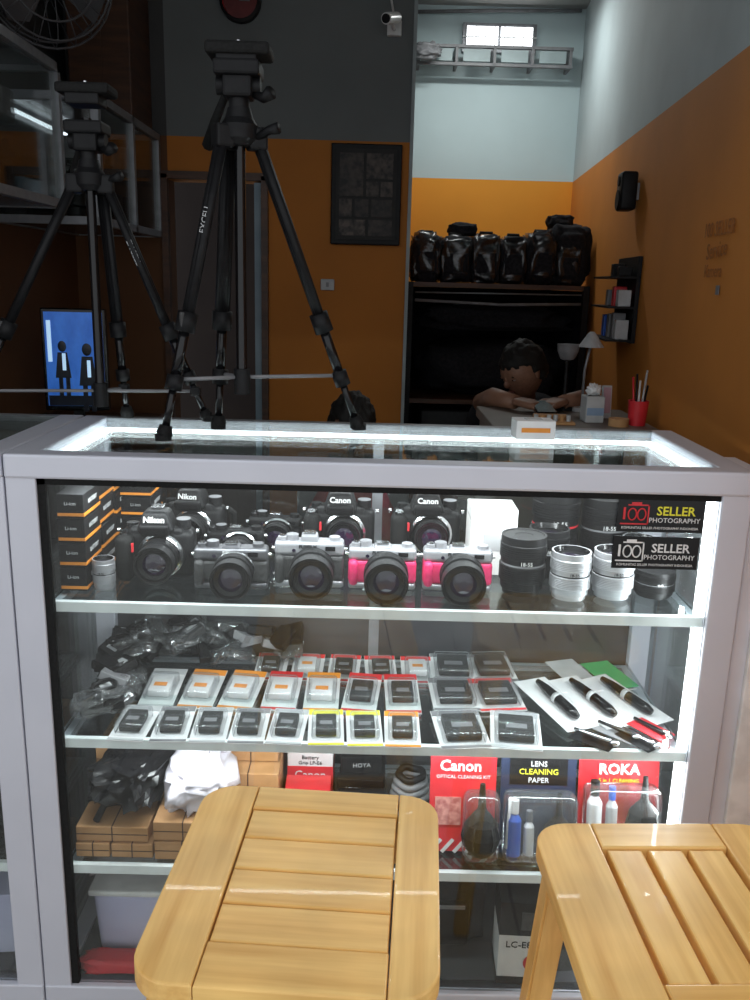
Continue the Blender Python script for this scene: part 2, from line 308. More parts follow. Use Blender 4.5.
m=M("tv_cabinet"); m.bx(-1.08,-.70,2.35,2.9,.03,.855,BRN,.004); m.bx(-1.06,-.895,2.34,2.352,.08,.82,BLK); m.bx(-.885,-.72,2.34,2.352,.08,.82,BLK); m.cyl((-.9,2.34,.45),(-.9,2.325,.45),.008,CHR); m.bx(-1.06,-.72,2.37,2.88,0,.03,BLK); m.done()
# ------------------------------------------------------------ display cases
def case(name,x0,x1,y0,y1,post=.045,leds=True):
    m=M(name); zt=1.045; px0=x0-post; px1=x1+post
    for xa,xb in ((px0,x0),(x1,px1)):
        m.bx(xa,xb,y0-.004,y0+.03,.08,1.01,ALU,.002); m.bx(xa,xb,y1-.03,y1,.08,1.01,ALU,.002)
        m.bx(xa,xb,y0-.006,y1,1.01,zt,ALU,.003); m.bx(xa+.008,xb-.008,y0,y1,.08,.12,ALU)
    m.bx(px0,px1,y0-.008,y0+.03,1.008,zt,ALU,.004); m.bx(px0,px1,y1-.022,y1,1.015,zt,ALUD,.003)
    m.bx(px0,px1,y0-.006,y0+.03,.07,.112,ALU,.003); m.bx(px0,px1,y1-.03,y1,.07,.112,ALU)
    m.bx(px0+.01,px1-.01,y0+.03,y1-.02,.0,.07,BLK)
    m.bx(px0+.01,px1-.01,y0+.01,y1-.01,.104,.112,BACKP)
    m.bx(x0-.01,x1+.01,y0+.02,y1-.015,zt-.006,zt-.001,GLT)
    xm=(x0+x1)/2
    m.bx(x0,x1,y0+.004,y0+.008,.112,1.008,GLS)
    m.bx(x0,x0+.012,y0+.001,y0+.012,.112,1.008,RUB); m.bx(x0,x1,y0+.001,y0+.010,.998,1.008,RUB)
    for z,t in ((.811,.006),(.577,.006),(.342,.006)):
        m.bx(x0,x1,y0+.02,y1-.012,z-t,z,GLT); m.bx(x0,x1,y0+.012,y0+.022,z-.018,z-.001,SGL,.001)
        m.bx(x0,x1,y1-.03,y1-.018,z-.018,z-t,ALU)
        for xx in (x0+.002,x1-.014): m.bx(xx,xx+.012,y0+.02,y1-.02,z-.02,z-t,ALU)
    m.bx(x0,x1,y1-.012,y1-.006,.112,.80,BACKP); m.bx(x0,x1,y1-.012,y1-.008,.80,1.02,GLT)
    m.bx(xm-.01,xm+.01,y1-.014,y1-.002,.112,1.015,ALUD)
    for xx in (px0+.004,px1-.008): m.bx(xx,xx+.004,y0+.03,y1-.03,.112,1.01,GLS)
    if leds:
        m.bx(x0+.01,x1-.01,y1-.045,y1-.03,1.022,1.028,LED); m.bx(x0+.003,x0+.013,y0+.06,y1-.03,1.022,1.028,LED); m.bx(x1-.013,x1-.003,y0+.06,y1-.03,1.022,1.028,LED)
        m.bx(x1-.010,x1-.001,y0+.022,y0+.030,.13,1.0,LED)
    return m.done()
C=case("display_case",-.4925,.5233,1.244,1.615)
C2=case("display_case",-1.05,-.585,1.244,1.615,leds=False)
light("case_led_top",(.015,1.30,1.0),(math.radians(22),0,0),.95,.02,3.6,(.92,.97,1),C)
light("case_led_back",(.015,1.57,1.015),(math.radians(-10),0,0),.95,.02,1.6,(.92,.97,1),C)
light("case_led_side",(.505,1.30,.57),(0,math.radians(90),math.radians(25)),.85,.01,3.5,(.92,.97,1),C)
light("case_led_mid",(.015,1.30,.785),(math.radians(15),0,0),.95,.015,1.9,(.92,.97,1),C)
light("case_led_low",(.015,1.30,.552),(math.radians(15),0,0),.95,.015,1.9,(.92,.97,1),C)
m=M("white_side_cabinet"); m.bx(.577,.69,1.26,1.60,.02,1.00,pm("white_laminate",(.75,.74,.8),None,5,.4),.004); m.bx(.585,.69,1.256,1.285,.985,1.010,RED,.002); m.bx(.60,.67,1.252,1.262,.1,.92,WHP,.003); m.bx(.585,.68,1.28,1.58,0,.02,BLK); m.done()
# ------------------------------------------------------------ cameras
def lens_front(m,org,r,l,mat,ring=None,dr=(0,-1,0),seg=32):
    ring=ring or BLKG
    p=[(0,0),(r*.93,0),(r*.93,l*.12,ring)]
    z=l*.14; p.append((r,z)); n=7
    for i in range(n):
        p+= [(r,z+l*.05*(i+.5)),(r*.965,z+l*.05*(i+.5)),(r*.965,z+l*.05*(i+.8)),(r,z+l*.05*(i+.8))]
    z2=z+l*.05*n
    p+=[(r,z2),(r*.92,z2+.001),(r*.92,z2+l*.12,mat),(r*.97,z2+l*.14),(r*.97,l,mat),(r*.86,l,BLKG),(r*.80,l*.88,RUB),(r*.58,l*.86,BLKG),(r*.56,l*.84,BLK)]
    m.lathe(p,mat,org,dr,seg)
    o=Vector(org)+Vector(dr).normalized()*l*.84; 
    m.lathe([(r*.56,0),(r*.4,l*.05,LENSG),(r*.2,l*.075,LENSG),(0,l*.08,LENSG)],LENSG,o,dr,seg)
def dslr(name,loc,rz=0,s=1,label="",lr=.034,ll=.055,strap=False):
    m=M(name,loc,(0,0,rz),s)
    m.box((0,0,.046),(.128,.05,.088),BLK,.014,seg=3)
    m.box((-.052,-.026,.044),(.030,.05,.082),RUB,.012,seg=3)
    m.box((0,0,.086),(.10,.048,.018),BLK,.006,taper=(.9,.9)); m.box((0,-.006,.106),(.066,.058,.036),BLK,.007,taper=(.62,.75),seg=3)
    m.box((0,-.034,.094),(.05,.012,.02),BLK,.004,rot=(.3,0,0))
    m.box((0,.006,.126),(.022,.02,.004),CHR,.001); m.box((0,.03,.104),(.03,.02,.022),RUB,.005)
    m.cyl((.044,0,.09),(.044,0,.106),.013,BLK); m.cyl((.044,0,.106),(.044,0,.107),.0125,GREY)
    m.cyl((-.052,-.03,.084),(-.052,-.032,.091),.0075,CHR); m.cyl((-.045,.002,.09),(-.045,.002,.098),.01,BLK)
    m.lathe([(0,0),(.040,0),(.040,.008),(.036,.010,CHR),(.034,.012,CHR)],BLK,(.008,-.022,.047),(0,-1,0))
    lens_front(m,(.008,-.03,.047),lr,ll,BLK)
    if label: m.text(label,(0,-.036,.112),.0145,WHP,rot=(math.radians(75),0,0),bold=.0003)
    m.box((-.035,-.048,.066),(.004,.004,.016),RED,.001)
    for sx in (-1,1): m.cyl((sx*.066,0,.084),(sx*.071,0,.084),.004,CHR)
    if strap: m.tube([(.068,0,.084),(.075,.02,.07),(.07,.035,.02),(.05,.045,.008),(-.03,.045,.01),(-.06,.04,.03),(-.07,.02,.07),(-.068,0,.084)],.006,RUB)
    return m.done()
def mirrorless(name,loc,rz,top,leather,w=.118,h=.068,lr=.030,ll=.045,lm=None,lbl=None,hump=False):
    m=M(name,loc,(0,0,rz)); lm=lm or BLK
    m.box((0,0,h*.43),(w,.034,h*.56),leather,.006,seg=3); m.box((0,0,h*.08),(w*.995,.0345,h*.16),top,.005,seg=3)
    m.box((0,0,h*.85),(w*.995,.0345,h*.30),top,.006,seg=3); m.box((-w*.42,-.019,h*.42),(w*.13,.018,h*.62),leather,.007,seg=3)
    m.box((0,0,h*1.0),(w*.28,.028,.006 if not hump else .02),top,.002,taper=(.8,.9)); m.box((0,.002,h*1.0+(.005 if not hump else .012)),(.02,.018,.003),CHR,.0006)
    m.cyl((-w*.25,0,h),(-w*.25,0,h+.009),.010,top); m.cyl((-w*.25,0,h+.009),(-w*.25,0,h+.0095),.0092,GREY)
    m.cyl((-w*.39,-.003,h),(-w*.39,-.003,h+.006),.0075,top); m.cyl((-w*.39,-.003,h+.006),(-w*.39,-.003,h+.009),.0045,CHR)
    m.cyl((w*.36,0,h),(w*.36,0,h+.006),.009,top)
    m.lathe([(0,0),(.033,0),(.033,.004),(.030,.006,CHR)],top,(.006,-.015,h*.47),(0,-1,0))
    lens_front(m,(.006,-.018,h*.47),lr,ll,lm)
    m.cyl((-w*.22,-.0165,h*.82),(-w*.22,-.018,h*.82),.003,LENSG); m.box((w*.30,-.0175,h*.87),(.016,.002,.007),BLKG)
    if lbl: m.text(lbl,(-w*.02,-.0178,h*.90),.008,BLK if top is SIL else WHP,bold=.0002)
    for sx in (-1,1): m.cyl((sx*w*.5,0,h*.8),(sx*(w*.5+.005),0,h*.8),.003,CHR)
    return m.done()
Z1=.811
dslr("dslr_camera",(-.350,1.385,Z1),.03,.95,"Nikon",.034,.06)
dslr("dslr_camera",(-.325,1.545,Z1),-.1,.95,"Nikon",.036,.05,True)
mirrorless("mirrorless_camera",(-.222,1.345,Z1),.03,GUN,LEA,.120,.068,.033,.055,lbl="SONY")
mirrorless("mirrorless_camera",(-.096,1.36,Z1),.02,SIL,LEA,.114,.078,.036,.065,hump=True,lbl="FUJIFILM")
mirrorless("mirrorless_camera",(.024,1.36,Z1),.0,SIL,PNK,.112,.070,.036,.068,lbl="FUJIFILM")
mirrorless("mirrorless_camera",(.148,1.36,Z1),-.03,SIL,PNK,.114,.070,.036,.068,lbl="FUJIFILM")
dslr("dslr_camera",(-.052,1.535,Z1),.0,.98,"Canon",.032,.03)
dslr("dslr_camera",(.106,1.545,Z1),.0,.98,"Canon",.032,.03)
mirrorless("mirrorless_camera",(-.235,1.47,Z1),.1,BLK,BLK,.10,.06,.027,.04)
mirrorless("mirrorless_camera",(-.175,1.565,Z1),-.05,BLK,BLK,.10,.06,.027,.03)
def lens(name,loc,r,h,mat,acc=None,cap=False):
    m=M(name,loc); acc=acc or GREY
    p=[(0,0),(r*.82,0),(r*.82,h*.08),(r*.92,h*.1),(r*.92,h*.22),(r,h*.24)]
    z=.26
    for i in range(6): p+=[(r,h*(z+.01)),(r*.97,h*(z+.012)),(r*.97,h*(z+.026)),(r,h*(z+.03))]; z+=.035
    p+=[(r,h*.50),(r*.95,h*.51),(r*.95,h*.54,acc),(r*.95,h*.62),(r,h*.63)]
    z=.65
    for i in range(5): p+=[(r,h*(z+.01)),(r*.97,h*(z+.012)),(r*.97,h*(z+.026)),(r,h*(z+.03))]; z+=.035
    p+=[(r,h*.86),(r*.97,h*.87),(r*.97,h),(r*.88,h)]
    if cap: p+=[(r*.86,h*.985,BLK),(r*.4,h*.985,BLK),(r*.38,h*.975,BLK),(0,h*.975,BLK)]
    else: p+=[(r*.80,h*.90,BLKG),(r*.55,h*.88,BLK),(r*.3,h*.9,LENSG),(0,h*.91,LENSG)]
    m.lathe(p,mat,(0,0,0),(0,0,1),32)
    m.text("18-55",(0,-r*.965,h*.58),h*.09,WHP if mat is BLK else BLK)
    return m.done()
SL2=pm("lens_silver",(.46,.46,.48),(.40,.40,.42),50,.35,metal=.4)
lens("camera_lens",(.255,1.355,Z1),.038,.098,BLK,cap=True)
lens("camera_lens",(.330,1.335,Z1),.033,.078,SL2,BLK)
lens("camera_lens",(.403,1.345,Z1),.034,.078,SL2,BLK)
lens("camera_lens",(.475,1.355,Z1),.034,.045,BLK,cap=True)
lens("camera_lens",(.315,1.445,Z1),.036,.085,BLK,SIL)
lens("camera_lens",(.345,1.54,Z1),.044,.13,BLK,RED)
lens("camera_lens",(.435,1.54,Z1),.042,.12,BLK,cap=True)
lens("camera_lens",(.475,1.45,Z1),.03,.07,SIL,BLK)
lens("camera_lens",(-.424,1.32,Z1),.018,.05,SIL,BLK)
WB=pm("white_gloss_card",(.86,.86,.84),(.82,.82,.80),25,.4)
m=M("white_product_box",(.216,1.465,Z1),(0,0,.0)); m.box((0,0,.060),(.080,.075,.118),WB,.0015); m.box((0,0,.100),(.0805,.0755,.0012),GREY); m.bx(-.018,.018,-.0385,-.0375,.045,.075,GRYL); m.done()
m=M("product_boxes",(-.488,1.30,Z1)); random.seed(5)
for k,(x,y,n,hh) in enumerate([(.0,.0,4,.040),(.0,.085,4,.042),(.0,.17,4,.04),(.043,.195,4,.036)]):
    for i in range(n):
        dx=random.uniform(-.002,.002); z=i*hh; w=.042 if k<3 else .055
        m.bx(x+dx,x+dx+w,y,y+.08,z+.0005,z+hh-.001,BLK,.001); m.bx(x+dx+.001,x+dx+w+.0008,y-.0008,y+.0802,z+hh*.1,z+hh*.22,ORG)
        m.text("Li-ion",(x+dx+w/2,y-.001,z+hh*.6),.008,GRYL); m.text("BATTERY",(x+dx+w+.0015,y+.04,z+hh*.6),.010,GRYL,rot=(math.pi/2,0,math.pi/2))
m.done()
# ------------------------------------------------------------ shelf 2
Z2=.577
def pack(m,x,y,rz,w,l,edge,item,iw=.034,il=.045,tilt=.0,z=Z2):
    T=Matrix.Translation((x,y,z+.001))@Euler((tilt,0,rz)).to_matrix().to_4x4()
    def b(c,s,mt,bev=0,sm=None):
        t=bmesh.new(); bmesh.ops.create_cube(t,size=1)
        for v in t.verts: v.co=Vector((v.co.x*s[0],v.co.y*s[1],v.co.z*s[2]))
        if bev: bmesh.ops.bevel(t,geom=t.edges[:],offset=bev,segments=3,affect='EDGES',profile=.5)
        m.add(t,mt,bool(bev),T@Matrix.Translation(c))
    b((0,0,.001),(w,l,.0015),WHT); b((0,l*.42,.0022),(w*.98,l*.14,.001),edge); b((0,-l*.46,.0022),(w*.98,l*.05,.001),edge)
    b((0,-l*.06,.010),(iw,il,.014),item,.002); b((0,-l*.10,.0175),(iw*.6,il*.22,.0006),GREY if item is not WHP else ORG)
    b((0,-l*.06,.011),(iw+.014,il+.016,.021),BLI,.006)
random.seed(21)
m=M("battery_blister_packs")
for i in range(8): pack(m,-.380+i*.0635,1.305,random.uniform(-.09,.09),.059,.11,[GRYL,GREY,GRYL,GREY,GRYL,YEL,YEL,ORG][i],BLK,.034,.050,.05)
for i in range(7): pack(m,-.365+i*.0722,1.435,random.uniform(-.12,.08),.062,.125,[GRYL,ORG,ORG,RED,ORG,RED,RED][i],[WHP,WHP,WHP,WHP,WHP,BLK,BLK][i],.038,.052,.12)
for i in range(5): pack(m,-.18+i*.070,1.535,random.uniform(-.06,.06),.06,.09,RED,[BLK,WHP,BLK][i%3],.033,.040,.15)
m.done()
m=M("charger_blister_packs")
for (x,y,i) in [(.162,1.31,0),(.255,1.31,1),(.162,1.437,2),(.240,1.44,3),(.17,1.55,4),(.245,1.555,5)]:
    pack(m,x,y,[.1,-.12,.05,.12,0,.1][i],.084,.115,[GREY,GRYL,GREY,RED,GREY,GREY][i],BLK,.058,.064,.06)
m.done()
m=M("lens_cleaning_pens")
for (x,y,rz,c) in [(.340,1.40,.38,WHT),(.405,1.41,.42,WHT),(.468,1.42,.48,WHT)]:
    m.box((x,y,Z2+.008),(.066,.175,.0015),c,rot=(.06,0,rz))
    d=Vector((-math.sin(rz),math.cos(rz),.06)); p=Vector((x,y,Z2+.019))
    m.tube([p-d*.065,p-d*.05,p-d*.0,p+d*.035,p+d*.06],[.006,.0095,.0095,.008,.005],BLKG,14); m.tube([p-d*.008,p+d*.002],.0100,GRYL,14); m.text("LENSPEN",tuple(p+Vector((.006,0,.0085))),.010,WHP,rot=(0,.5,rz+math.pi/2))
m.box((.470,1.53,Z2+.004),(.06,.11,.0015),GRN,rot=(.02,0,.3)); m.box((.395,1.545,Z2+.006),(.06,.08,.0015),GRYL,rot=(.02,0,.3))
m.done()
m=M("usb_cable_packs")
for i,(x,y,rz) in enumerate([(.38,1.285,.9),(.425,1.31,.8),(.455,1.285,.6),(.485,1.32,.6)]):
    m.box((x,y,Z2+.002+i*.001),(.04,.07,.001),[BLK,GREY,BLK,RED][i],rot=(0,0,rz))
    d=Vector((-math.sin(rz),math.cos(rz),0)); p=Vector((x,y,Z2+.010))
    m.tube([p-d*.035,p-d*.02,p+d*.02,p+d*.035],[.004,.0045,.003,.003],[CHR,BLKG,CHR,BLKG][i],8); m.ell(tuple(p-d*.035),(.008,.008,.005),CHR)
m.done()
m=M("bagged_battery_pile"); random.seed(9)
for i in range(84):
    if i<26: x=random.uniform(-.465,-.43); y=random.uniform(1.29,1.56)
    elif i<60: x=random.uniform(-.44,-.235); y=random.uniform(1.525,1.575)
    else: x=random.uniform(-.46,-.14); y=random.uniform(1.54,1.58)
    z=Z2+.010+random.uniform(0,.040)+ (y-1.3)*.07; rz=random.uniform(-1.5,1.5); ra=random.uniform(-.5,.5); rb=random.uniform(-.4,.4)
    m.box((x,y,z),(.036,.048,.016),random.choice([BLK,BLK,GREY,BLK,LEA]),.002,rot=(ra,rb,rz))
    if i%3==0: m.box((x,y,z+.0085),(.02,.02,.001),GRYL,rot=(ra,rb,rz))
    if i%2==0: m.blob((x,y,z+.001),(.052,.066,.020),BAGP,.5,.35,3.5,rot=(ra,rb,rz),seed=i,sub=3,smooth=False)
    if i%6==0: m.tube([(x+.02*math.cos(q*.7),y+.02*math.sin(q*.7),z+.014+.003*math.sin(q)) for q in range(9)],.003,BLK,6,True)
m.done()
# ------------------------------------------------------------ shelf 3
Z3=.342
m=M("cardboard_boxes")
def kbox(x0,x1,y0,y1,z0,z1):
    m.bx(x0,x1,y0,y1,z0,z1,KRAFT,.0015); m.bx((x0+x1)/2-.001,(x0+x1)/2+.001,y0-.0006,y1,z0,z1+.0006,BRN); m.bx(x0+.001,x1-.001,y0-.0007,y0,(z0+z1)/2-.0007,(z0+z1)/2+.0007,BRN)
for (x0,x1,y0,y1,z0,z1) in [(-.482,-.425,1.275,1.37,0,.026),(-.422,-.352,1.275,1.37,0,.026),(-.348,-.255,1.272,1.36,0,.034),(-.25,-.16,1.275,1.36,0,.032),
  (-.482,-.36,1.28,1.37,.027,.055),(-.35,-.25,1.275,1.36,.035,.07),(-.25,-.165,1.28,1.36,.033,.062),(-.482,-.40,1.38,1.58,0,.085),(-.39,-.27,1.38,1.58,0,.07),(-.26,-.15,1.38,1.59,0,.10),(-.482,-.40,1.40,1.58,.086,.135),(-.255,-.155,1.42,1.59,.101,.150)]:
    kbox(x0,x1,y0,y1,Z3+z0+.0005,Z3+z1)
m.done()
m=M("black_plastic_bag"); m.blob((-.395,1.39,Z3+.120),(.12,.21,.07),BLKG,.6,.35,3,rot=(.1,0,-.3),seed=3,smooth=False); m.tube([(-.42,1.33,Z3+.12),(-.43,1.30,Z3+.10),(-.45,1.29,Z3+.06)],.006,BLK); m.blob((-.38,1.47,Z3+.145),(.10,.12,.07),CLOTH,.6,.4,3,seed=6); m.done()
m=M("white_plastic_bag"); m.blob((-.290,1.37,Z3+.105),(.11,.15,.07),WBAG,.6,.4,3.2,rot=(.2,0,.2),seed=12,smooth=True); m.blob((-.275,1.42,Z3+.135),(.06,.08,.05),WBAG,.8,.6,3,seed=15,smooth=True); m.done()
def sbox(name,x,y,z,w,d,h,mats,rz=0,texts=(),band=(0,.45)):
    m=M(name,(x,y,z),(0,0,rz)); m.bx(-w/2,w/2,-d/2,d/2,0,h,mats[0],.001)
    if len(mats)>1: m.bx(-w/2-.0004,w/2+.0004,-d/2-.0004,d/2+.0004,h*band[0]+.0005,h*band[1],mats[1])
    for (t,tz,sz,mt) in texts: m.text(t,(0,-d/2-.001,tz),sz,mt)
    return m.done()
sbox("accessory_box",-.098,1.49,Z3,.085,.08,.105,[WHT,RED],0,[("Canon",.058,.022,WHP),("Battery",.094,.011,BLK),("Grip LP-E6",.083,.010,BLK)],(0,.72))
sbox("accessory_box",-.098,1.395,Z3,.082,.07,.070,[RED,BLK],0.02,[("Canon",.054,.014,WHP)],(0,.5))
sbox("accessory_box",.0,1.47,Z3,.085,.09,.065,[BLK,LEA],-.05,[("LENS HOOD",.045,.010,GRYL)])
sbox("accessory_box",.0,1.375,Z3,.085,.08,.055,[BLK,NAVY],.04,[("FILTER UV",.04,.010,GRYL)])
sbox("accessory_box",-.005,1.48,Z3+.066,.075,.07,.035,[BLK],.1,[("HOYA",.017,.012,GRYL)])
m=M("cable_coil"); 
for k in range(6):
    r=.038-k*.003; m.tube([(.090+r*math.cos(t*math.pi/12),1.43+r*math.sin(t*math.pi/12),Z3+.012+k*.013+.002*math.sin(t)) for t in range(24)],.0065,[GREY,BLK,GREY,GREY,GREY,BLK][k],8,True)
m.done()
def blower(m,x,y,z,s=1):
    m.lathe([(0,0),(.014*s,.001*s),(.023*s,.012*s),(.026*s,.028*s),(.022*s,.045*s),(.012*s,.058*s),(.008*s,.062*s),(.006*s,.066*s),(.0035*s,.10*s),(0,.10*s)],RUB,(x,y,z),(0,0,1),20)
    for k in range(6):
        an=k*math.pi/3; m.tube([(x+.0235*s*math.cos(an),y+.0235*s*math.sin(an),z+.014*s),(x+.0268*s*math.cos(an),y+.0268*s*math.sin(an),z+.028*s),(x+.0225*s*math.cos(an),y+.0225*s*math.sin(an),z+.045*s)],.0012*s,BLK,5)
def bottle(m,x,y,z,r,h,mt,capm):
    m.lathe([(0,0),(r,0),(r,h*.62,mt),(r*.5,h*.72,mt),(r*.45,h*.74),(r*.6,h*.74,capm),(r*.6,h*.97,capm),(0,h,capm)],mt,(x,y,z))
m=M("lens_cleaning_kit",(.175,1.31,Z3),(-.16,0,0))
m.bx(-.057,.057,0,.002,.002,.175,RED); m.text("Canon",(-.005,-.001,.155),.027,WHP,bold=.0006); m.text("OPTICAL CLEANING KIT",(0,-.001,.136),.0085,WHP)
for i in range(6): m.box((-.045+i*.021,-.0008,.012),(.006,.001,.03),WHP,rot=(0,.7,0))
m.box((-.025,-.001,.075),(.045,.001,.05),pm("kit_print",(.75,.35,.3),(.4,.1,.1),80,.5)); blower(m,.030,-.030,.012,1.25)
m.box((.03,-.024,.06),(.062,.048,.12),BLI,.015,seg=3); m.done()
m=M("lens_cleaning_kit",(.305,1.31,Z3),(-.16,0,0))
m.bx(-.065,.065,0,.002,.002,.18,NAVY); m.bx(-.05,.05,-.0008,0,.125,.172,BLK); m.text("LENS",(0,-.0015,.162),.013,WHP); m.text("CLEANING",(0,-.0015,.148),.014,YEL); m.text("PAPER",(0,-.0015,.133),.013,WHP)
bottle(m,-.042,-.018,.008,.012,.10,BLU,WHP); bottle(m,-.016,-.016,.008,.009,.08,WHP,GREY); blower(m,.032,-.028,.012,1.1); m.tube([(-.055,-.02,.02),(-.05,-.02,.11)],.003,WHP); m.box((0,-.024,.062),(.125,.046,.12),BLI,.014,seg=3); m.done()
m=M("lens_cleaning_kit",(.447,1.32,Z3),(-.16,0,0))
m.bx(-.070,.070,0,.002,.002,.18,RED); m.bx(-.070,.070,-.0008,0,.168,.18,ORG); m.text("ROKA",(0,-.0015,.150),.026,WHP,bold=.0008); m.text("5 in 1 CLEANING",(0,-.0015,.130),.0095,YEL)
bottle(m,-.045,-.018,.03,.013,.11,WHP,BLK); bottle(m,-.015,-.018,.03,.010,.10,GRYL,BLU); blower(m,.038,-.028,.035,1.15); m.box((0,-.026,.07),(.13,.05,.125),BLI,.014,seg=3); m.done()
# ------------------------------------------------------------ bottom shelf
ZB=.112
m=M("plastic_tub",(-.405,1.38,ZB)); m.box((0,0,.065),(.12,.13,.13),PURP,.012,taper=(1.12,1.1),seg=3); m.box((0,0,.134),(.145,.155,.012),WHP,.004); m.blob((-.02,.02,.165),(.13,.10,.07),WBAG,.6,.4,3,seed=2); m.blob((.03,.03,.19),(.10,.08,.06),KRAFT,.6,.3,3,seed=4); m.done()
m=M("red_folded_cloth"); m.blob((-.40,1.282,ZB+.014),(.17,.04,.028),RED,.5,.2,3,seed=2); m.done()
m=M("camera_bag",(.14,1.42,ZB)); m.blob((0,0,.09),(.19,.18,.18),CLOTH,.4,.08,2,seed=5); m.box((0,-.09,.07),(.12,.02,.09),BLK,.008); m.tube([(-.09,0,.12),(-.08,0,.2),(0,0,.215),(.08,0,.2),(.09,0,.12)],.008,RUB); m.box((0,-.101,.11),(.10,.003,.006),GREY); m.done()
m=M("camera_bag",(-.12,1.42,ZB)); m.blob((0,0,.085),(.24,.2,.17),CLOTH,.4,.08,2,seed=9); m.box((0,-.10,.06),(.15,.02,.08),BLK,.008); m.tube([(-.11,0,.1),(-.1,0,.17),(0,0,.2),(.1,0,.17),(.11,0,.1)],.008,RUB); m.done()
m=M("charger_box",(.288,1.305,ZB),(0,0,-.04)); m.bx(-.042,.042,-.04,.04,0,.165,WHT,.001); m.bx(-.0425,.0425,-.0406,.0405,.10,.1655,BLK); m.bx(-.0425,.0425,-.0407,.0405,.0,.015,BLK); m.text("LC-E8",(-.008,-.042,.082),.018,BLK); m.box((.015,-.041,.13),(.04,.002,.035),LEA); m.lathe([(0,0),(.016,0),(.016,.001),(0,.0015)],RED,(.018,-.0405,.045),(0,-1,0)); m.done()
sbox("accessory_box",.40,1.36,ZB,.09,.12,.10,[BLK,LEA],.1,[("BAG",.07,.02,GREY)])
sbox("accessory_box",-.41,1.53,ZB,.12,.10,.10,[KRAFT],.1)
random.seed(14)
dslr("dslr_camera",(-.66,1.36,Z1),0,.95,"Canon"); dslr("dslr_camera",(-.82,1.36,Z1),.1,.95,"Canon")
m=M("camera_strap_heap"); 
for i in range(14): 
    r=.03+random.random()*.03; cx,cy=random.uniform(-.95,-.65),random.uniform(1.34,1.5)
    m.tube([(cx+r*math.cos(t*.52),cy+r*.8*math.sin(t*.52),Z3+.014+i*.004+.006*math.sin(t*1.3+i)) for t in range(12)],.007,[BLK,CLOTH,GREY][i%3],6,True)
m.done()
m=M("bagged_adapters"); 
for i in range(16):
    x,y,z=random.uniform(-.95,-.63),random.uniform(1.31,1.5),Z2+.02+random.random()*.03
    m.box((x,y,z),(.05,.05,.025),random.choice([BLK,GREY]),.004,rot=(.2,.1,i)); m.blob((x,y,z),(.08,.08,.04),BAGP,.6,.3,3,seed=i,sub=3,smooth=False)
m.done()
sbox("accessory_box",-.66,1.36,ZB,.10,.10,.12,[PURP],.1)
# ------------------------------------------------------------ stickers
def sticker(x,z,tm):
    m=M("store_sticker",(x,1.2465,z)); m.bx(-.065,.065,-.0012,0,-.0255,.0255,BLKG,.0003); y=-.002; b=m
    RD=RED if tm is YEL else WHP
    b.text("1",(-.055,y,.002),.026,RD,bold=.0004)
    for (x0,x1,z0,z1) in [(-.050,-.018,.015,.017),(-.060,-.018,-.014,-.012),(-.020,-.018,-.014,.017)]: b.bx(x0,x1,y,y+.0008,z0,z1,RD)
    b.bx(-.045,-.03,y,y+.0008,.017,.0205,RD)
    for cx in (-.043,-.029): b.tube([(cx+.0062*math.cos(t*.4),y,.002+.009*math.sin(t*.4)) for t in range(16)],.0012,RD,5,True)
    b.text("SELLER",(.022,y,.007),.019,tm,bold=.0003); b.text("PHOTOGRAPHY",(.021,y,-.007),.0105,WHP); b.text("KOMUNITAS SELLER PHOTOGRAPHY INDONESIA",(0,y,-.019),.0052,WHP)
    m.done()
sticker(.436,.974,YEL); sticker(.434,.916,WHP)
